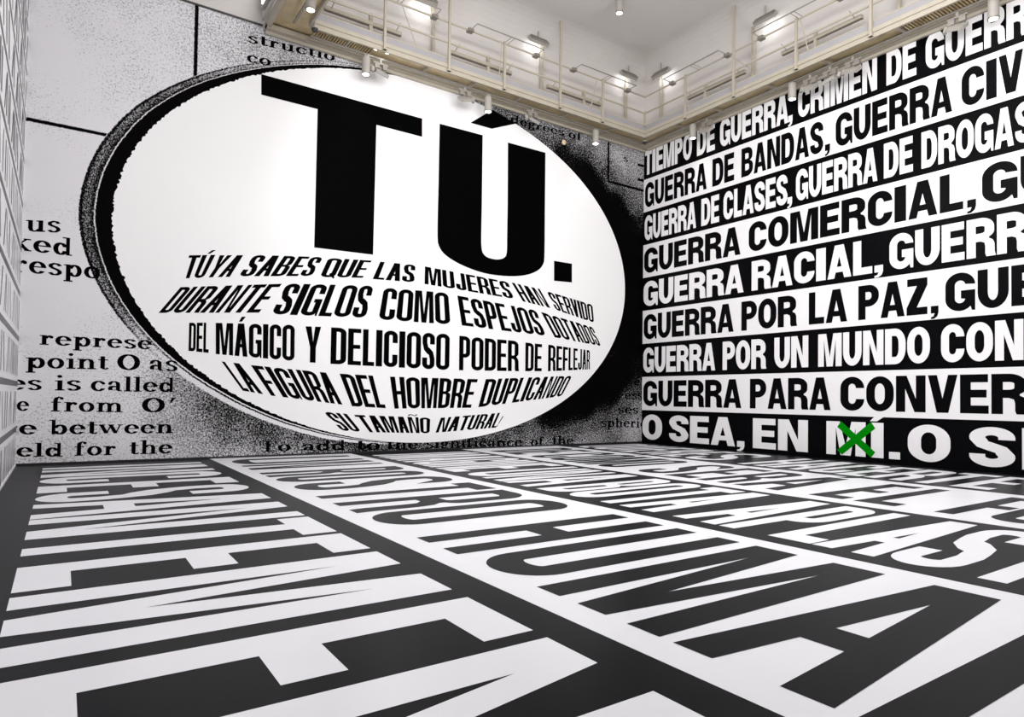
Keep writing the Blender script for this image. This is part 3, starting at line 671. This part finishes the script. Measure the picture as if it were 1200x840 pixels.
# ---------------------------------------------------------------- catwalk round the head of the walls
cw = empty('catwalk', (12.0, 17.35, 11.16))
tag(cw, 'cream painted steel catwalk with rails running round the top of the walls', 'catwalk')
def part(mb, name, m, parent=cw, base=(12.0, 17.35, 11.16), smooth=False):
    o = mb.build(name, m, parent, smooth); o.location = -Vector(base); return o
XI, YI = 17.27, 16.90            # inner edges of the two long legs
XA, XB2 = 4.16, 5.10             # the leg that turns towards the viewer on the left
YN = -2.0
# decks (underside is what shows)
part(MB().box(XA + .05, XR - .02, YI + .05, YB - .02, 11.30, 11.34), 'deck', M['cream_dark'])
part(MB().box(XI + .05, XR - .02, YN, YI + .05, 11.30, 11.34), 'deck', M['cream_dark'])
part(MB().box(XA + .05, XB2 - .05, 9.0, YI + .05, 11.30, 11.34), 'deck', M['cream_dark'])
# edge beams, stepped
part(MB().box(XB2, XI, YI, YI + .06, 11.16, 11.30).box(XB2, XI, YI - .03, YI + .07, 11.29, 11.40), 'edge_beam', M['cream'])
part(MB().box(XI, XI + .06, YN, YI + .06, 11.16, 11.30).box(XI - .03, XI + .07, YN, YI + .07, 11.29, 11.40), 'edge_beam', M['cream'])
part(MB().box(XB2 - .06, XB2, 9.0, YI, 11.16, 11.40), 'edge_beam', M['cream'])
part(MB().box(XA, XA + .08, 9.0, YB - .02, 11.16, 11.40), 'edge_beam', M['cream'])
# ledge against the walls
part(MB().box(XA, XR - .02, YB - .25, YB - .02, 11.14, 11.27).box(XA, XR - .02, YB - .10, YB - .02, 11.06, 11.15), 'wall_ledge', M['cream'])
part(MB().box(XR - .25, XR - .02, YN, YB - .25, 11.14, 11.27).box(XR - .10, XR - .02, YN, YB - .25, 11.06, 11.15), 'wall_ledge', M['cream'])
# toe plates and their capping
part(MB().box(XB2, XI, YI + .01, YI + .03, 11.40, 11.59), 'toe_plate', M['plate'])
part(MB().box(XI + .01, XI + .03, YN, YI, 11.40, 11.59), 'toe_plate', M['plate'])
part(MB().box(XB2 - .03, XB2 - .01, 9.0, YI, 11.40, 11.59), 'toe_plate', M['plate'])
part(MB().tube((XB2, YI + .02, 11.60), (XI, YI + .02, 11.60), .022).tube((XI + .02, YI, 11.60), (XI + .02, YN, 11.60), .022), 'plate_capping', M['cream'])
for z, r_ in ((12.05, .032), (12.65, .028)):
    nm = 'top_rail' if z > 12.5 else 'middle_rail'
    part(MB().tube((XB2, YI, z), (XI, YI, z), r_), nm, M['cream'])
    part(MB().tube((XI, YI, z), (XI, YN, z), r_), nm, M['cream'])
    part(MB().tube((XB2, YI, z), (XB2, 9.0, z), r_), nm, M['cream'])
def post(x, y, z0, z1, nm, w=.07):
    part(MB().box(x - w / 2, x + w / 2, y - w / 2, y + w / 2, z0, z1).box(x - w * .8, x + w * .8, y - w * .8, y + w * .8, z0, z0 + .03), nm, M['cream'])
for x in (11.09, 15.17): post(x, YI - .05, 11.18, 12.68, 'rail_post')
for x in (7.12, 9.14, 13.30): post(x, YI - .05, 11.18, H, 'hanger_post')
for y in (14.98, 10.89, 6.6): post(XI - .05, y, 11.18, 12.68, 'rail_post')
for y in (13.03, 8.77, 4.6): post(XI - .05, y, 11.18, H, 'hanger_post')
post(XI, YI, 11.56, 12.12, 'rail_post', .06)
for x, y in ((5.0, 17.62), (9.02, 17.66), (13.13, 17.66), (17.05, 17.66), (18.02, 16.83), (18.02, 12.89), (18.02, 8.44), (18.02, 4.4)):
    post(x, y, 11.34, H - .02, 'hanger_post', .085)
for x in (6.2, 8.6, 10.2, 11.9, 13.9, 15.9): part(MB().box(x - .03, x + .03, YI + .06, YB - .25, 11.20, 11.30), 'cross_member', M['cream'])
for y in (15.6, 14.0, 12.0, 10.2, 8.2, 6.2): part(MB().box(XI + .06, XR - .25, y - .03, y + .03, 11.20, 11.30), 'cross_member', M['cream'])
# diagonal stays
for a, b in (((7.61, YI, 12.72), (8.11, YI, 11.6)), ((11.01, YI, 12.64), (10.93, YI, 11.6)), ((14.95, YI, 12.65), (14.66, YI, 11.56)), ((17.27, 10.8, 12.65), (17.27, 10.55, 11.6)), ((17.27, 13.2, 12.6), (17.35, 12.6, 12.0))):
    part(MB().tube(a, b, .016, 6), 'stay_rod', M['cream'])
# gratings under two stretches of deck: too fine to single out
g = MB(); x = 5.3
while x < 6.9: g.box(x, x + .03, YI + .08, YB - .3, 11.235, 11.295); x += .075
tag(part(g, 'deck_grating', M['cream_dark']), kind='stuff')
g = MB(); y = 8.1
while y > 4.6: g.box(XI + .08, XR - .3, y - .03, y, 11.235, 11.295); y -= .075
tag(part(g, 'deck_grating', M['cream_dark']), kind='stuff')
# lighting tracks under the deck
TY, TX = 17.30, 17.70
def track(a, b, label):
    t = MB().beam(a, b, .05, .05).build('lighting_track', M['pipe'])
    tag(t, label, 'lighting track')
track((5.2, TY, 11.13), (17.6, TY, 11.13), 'long thin lighting track under the catwalk along the oval print wall')
track((TX, 16.9, 11.13), (TX, 2.0, 11.13), 'long thin lighting track under the catwalk along the banded lettering wall')
track((4.66, 16.9, 11.13), (4.66, 10.0, 11.13), 'short lighting track under the catwalk leg at upper left')
# ---- can spotlights
def can(loc, label, zb, r_=.115, top=11.105):
    t = empty('spotlight', (loc[0], loc[1], zb))
    tag(t, label, 'spotlight', 'cylindrical spotlights')
    h = .44
    b = MB().lathe((0, 0, 0), [(r_, 0), (r_, h), (r_ * .8, h + .03)], 20).build('lamp_body', M['can'], t, False)
    MB().lathe((0, 0, -.008), [(r_ * 1.06, 0), (r_ * 1.06, .03)], 20).build('rim', M['pipe'], t)
    MB().lathe((0, 0, -.014), [(r_ * .78, 0), (r_ * .78, .008)], 16).build('lens', M['lens'], t)
    MB().box(-.02, .02, -.02, .02, h, top - zb).box(-.07, .07, -.03, .03, top - zb - .05, top - zb).build('mounting', M['can'], t)
    l = bpy.data.lights.new('spot_lamp', 'SPOT'); l.energy = 45; l.spot_size = 1.5; l.spot_blend = .8; l.shadow_soft_size = .1; l.color = (1, .97, .93)
    lo = bpy.data.objects.new('spot_lamp', l); link(lo, t); lo.location = (0, 0, -.05)
can((6.77, TY), 'white can spotlight above the big T of the oval', 10.58)
can((10.79, TY), 'white can spotlight above the accented capital U', 10.57)
can((15.26, TY), 'small white can spotlight near the black corner shadow of the end wall', 10.60)
can((TX, 15.05), 'white can spotlight over the word TIEMPO', 10.65)
can((TX, 11.32), 'white can spotlight beside the bracket cluster over the word CRIMEN', 10.62)
can((TX, 6.2), 'white can spotlight at the far upper right over GUERRA', 10.60)
can((4.66, 15.5), 'white can spotlight under the upper left catwalk leg', 10.78)
can((14.0, 14.83), 'lone can spotlight hanging from the open ceiling', 13.62, top=H)
# ---- bracket lamps
def bracket(x, y, along_x, label, zt=11.105, flip=1):
    t = empty('bracket_lamp', (x, y, zt))
    tag(t, label, 'track lamp', 'boxy track lamps')
    if not along_x: t.rotation_euler = (0, 0, -math.pi / 2)
    MB().box(-.03, .03, -.02, .02, -.10, 0).box(-.22, .22, -.02, .02, -.13, -.09).build('mounting', M['can'], t)
    for s in (-1, 1): MB().box(s * .12 - .07, s * .12 + .07, -.05, .05, -.27, -.12).build('driver_box', M['pipe'], t)
    h = MB().box(-.19, .19, -.16, .10, -.045, .045).box(-.16, .16, -.20, -.16, -.03, .03).build('lamp_head', M['can'], t)
    h.location = (.02 * flip, -.02, -.36); h.rotation_euler = (math.radians(38), math.radians(14 * flip), 0)
    MB().lathe((-.26 * flip, -.05, -.42), [(.05, 0), (.06, .14), (.02, .16)], 10, (0.2, .3, 1)).build('knuckle', M['can'], t)
bracket(7.20, TY, True, 'boxy track lamp just right of the spotlight over the big T')
bracket(9.95, TY, True, 'boxy track lamp between the two spotlights over the oval', flip=-1)
bracket(12.5, TY, True, 'boxy track lamp over the words degrees of')
bracket(TX, 14.45, False, 'boxy track lamp over the word DE beside TIEMPO')
bracket(TX, 10.75, False, 'first boxy track lamp of the row over CRIMEN, next to the can spotlight')
bracket(TX, 10.15, False, 'second boxy track lamp of the row over CRIMEN', flip=-1)
bracket(TX, 9.50, False, 'third boxy track lamp of the row over CRIMEN, farthest from the can spotlight')
bracket(TX, 6.95, False, 'boxy track lamp over the top right word GUERRA')
# ---- battens on stub posts behind the rail
def batten(a, b, px_, label):
    a = Vector(a); b = Vector(b); c = (a + b) / 2
    t = empty('batten_light', (px_[0], px_[1], 11.34)); tag(t, label, 'batten light', 'long batten lights behind the rail')
    base = (px_[0], px_[1], 11.34)
    part(MB().beam(a, b, .13, .10), 'lamp_housing', M['cream'], t, base)
    part(MB().beam(a - Vector((0, 0, .055)), b - Vector((0, 0, .055)), .07, .012), 'diffuser', M['pipe'], t, base)
    part(MB().box(px_[0] - .05, px_[0] + .05, px_[1] - .04, px_[1] + .04, 11.34, 12.30), 'stub_post', M['cream'], t, base)
    d = (b - a).normalized() * .18; side = Vector((-.35, 0, .12)) if abs(d.y) > .1 else Vector((0, -.35, .12))
    for q, s in ((a, 1), (b, -1)): part(MB().tube(q + d * s, q + d * s + side, .012, 6), 'arm', M['cream'], t, base)
BZ = 12.0
batten((5.55, 17.25, BZ), (7.78, 17.25, BZ), (6.86, 17.25), 'long batten light behind the rail left of the first hanger over the big T')
batten((9.33, 17.25, BZ), (11.61, 17.25, BZ), (10.73, 17.25), 'long batten light behind the rail above the accented U')
batten((13.05, 17.25, BZ), (15.42, 17.25, BZ), (14.64, 17.25), 'long batten light behind the rail nearest the corner on the oval wall')
batten((17.65, 15.22, BZ + .08), (17.65, 12.9, BZ + .08), (17.65, 14.47), 'long batten light behind the rail above TIEMPO DE')
batten((17.65, 11.61, BZ + .08), (17.65, 9.21, BZ + .08), (17.65, 10.55), 'long batten light behind the rail above CRIMEN')
# ---- pipe frames clamped to the top rail
def pipe_frame(a, b, inward, label):
    a = Vector(a); b = Vector(b); iv = Vector(inward)
    t = empty('pipe_frame', a - iv); tag(t, label, 'pipe frame', 'thin pipe frames clamped to the top rail')
    base = a - iv
    part(MB().tube(a, b, .018, 8), 'pipe', M['pipe'], t, base)
    for q in (a, b): 
        part(MB().tube(q, q - iv, .014, 6), 'arm', M['can'], t, base)
        part(MB().box(q.x - iv.x - .09, q.x - iv.x + .09, q.y - iv.y - .09, q.y - iv.y + .09, 12.60, 12.69), 'clamp', M['pipe'], t, base)
    m_ = a + (b - a) * .5
    part(MB().tube(m_, m_ - iv, .012, 6).tube(m_ + (b - a).normalized() * .12, m_ + (b - a).normalized() * .12 - iv, .012, 6), 'arm', M['can'], t, base)
IY, IX = (0, -.42, 0), (-.45, 0, 0)
pipe_frame((6.3, 16.48, 12.66), (8.66, 16.48, 12.66), IY, 'thin pipe frame on the top rail, farthest left of the row')
pipe_frame((9.87, 16.48, 12.66), (12.33, 16.48, 12.66), IY, 'thin pipe frame on the top rail in the middle of the oval wall')
pipe_frame((13.89, 16.48, 12.66), (16.4, 16.48, 12.66), IY, 'thin pipe frame on the top rail just left of the corner')
pipe_frame((16.82, 15.6, 12.66), (16.82, 13.3, 12.66), IX, 'thin pipe frame on the top rail just right of the corner')
pipe_frame((16.82, 12.07, 12.66), (16.82, 9.6, 12.66), IX, 'thin pipe frame on the top rail over the can spotlight by CRIMEN')
# ---- floodlights high on the wall-side hangers
def flood(x, y, z, along_x, label):
    t = empty('floodlight', (x, y, z)); tag(t, label, 'floodlight', 'louvred floodlights up by the ceiling')
    if not along_x: t.rotation_euler = (0, 0, -math.pi / 2)
    hd = MB().box(-.36, .36, -.12, .12, -.05, .05).build('lamp_body', M['can'], t); hd.rotation_euler = (math.radians(48), 0, 0)
    for i in range(4):
        MB().box(-.34 + i * .0, .34, -.13 + i * .065, -.115 + i * .065, .05, .11).build('fin', M['pipe'], hd)
    MB().box(-.30, .30, -.09, .09, -.062, -.05).build('lens', M['flood_lens'], hd)
    MB().box(-.02, .02, -.02, .02, .08, H - z).build('mounting', M['can'], t)
    l = bpy.data.lights.new('flood_lamp', 'AREA'); l.shape = 'RECTANGLE'; l.size = .55; l.size_y = .15; l.energy = 3
    lo = bpy.data.objects.new('flood_lamp', l); link(lo, hd); lo.location = (0, 0, -.08)
flood(8.62, 17.42, 13.40, True, 'louvred floodlight by the ceiling above the gap between T and U')
flood(12.80, 17.42, 13.50, True, 'louvred floodlight by the ceiling above the accented U')
flood(16.90, 17.38, 13.52, True, 'louvred floodlight by the ceiling left of the corner')
flood(17.72, 16.55, 13.50, False, 'louvred floodlight by the ceiling right of the corner')
flood(17.72, 12.25, 13.48, False, 'louvred floodlight by the ceiling over the word CRIMEN')
# ---- small things
t = empty('security_camera', (17.50, 17.12, 11.14)); tag(t, 'small black dome camera under the inner corner of the catwalk', 'camera')
MB().lathe((0, 0, 0), [(.03, .16), (.03, .02), (.09, .02), (.09, -.02)], 16).build('mount', M['can'], t)
MB().lathe((0, 0, -.02), [(.075, 0), (.07, -.04), (.045, -.075), (.01, -.09)], 16).build('dome', M['dark'], t, True)
t = empty('security_camera', (5.17, 16.82, 11.12)); tag(t, 'small black dome camera by the upper left catwalk leg', 'camera')
MB().lathe((0, 0, 0), [(.03, .18), (.03, .02), (.09, .02), (.09, -.02)], 16).build('mount', M['can'], t)
MB().lathe((0, 0, -.02), [(.08, 0), (.075, -.04), (.05, -.08), (.01, -.1)], 16).build('dome', M['dark'], t, True)
t = empty('alarm_bell', (14.22, YB - .012, 10.55)); tag(t, 'small round brass-coloured disc fixed beside the words degrees of', 'bell')
MB().lathe((0, 0, 0), [(.085, 0), (.085, .03), (.05, .06)], 20, (0, -1, 0)).build('disc', M['bell'], t)
MB().lathe((0, -.06, 0), [(.02, 0), (.015, .02)], 10, (0, -1, 0)).build('knob', M['can'], t)
for x, lab in ((6.95, 'left of a pair of small bright downlights under the deck'), (7.30, 'right of a pair of small bright downlights under the deck')):
    t = empty('downlight', (x, 17.05, 11.295)); tag(t, lab, 'downlight')
    MB().lathe((0, 0, 0), [(.09, 0), (.09, -.05)], 14).build('ring', M['can'], t)
    MB().lathe((0, 0, -.05), [(.07, 0), (.07, -.008)], 14).build('lens', M['lens'], t)
for x, y, lab in ((8.4, 16.0, 'small round sensor on the ceiling beyond the left hangers'), (12.6, 15.6, 'small round sensor on the ceiling beside the middle floodlight')):
    t = tag(MB().lathe((x, y, H), [(.07, 0), (.07, -.02), (.05, -.04)], 14).build('ceiling_sensor', M['pipe']), lab, 'sensor')
t = empty('glow_panel', (4.02, 16.6, 11.55)); tag(t, 'bright glowing box added on the white panel at the upper left', 'glow panel')  # made-up glowing box standing in for a bright patch of the panel
MB().box(-.03, .05, -.6, .9, -.02, .9).build('backing', M['can'], t)
MB().box(-.06, -.03, -.45, .75, .04, .84).build('diffuser', M['tube'], t)
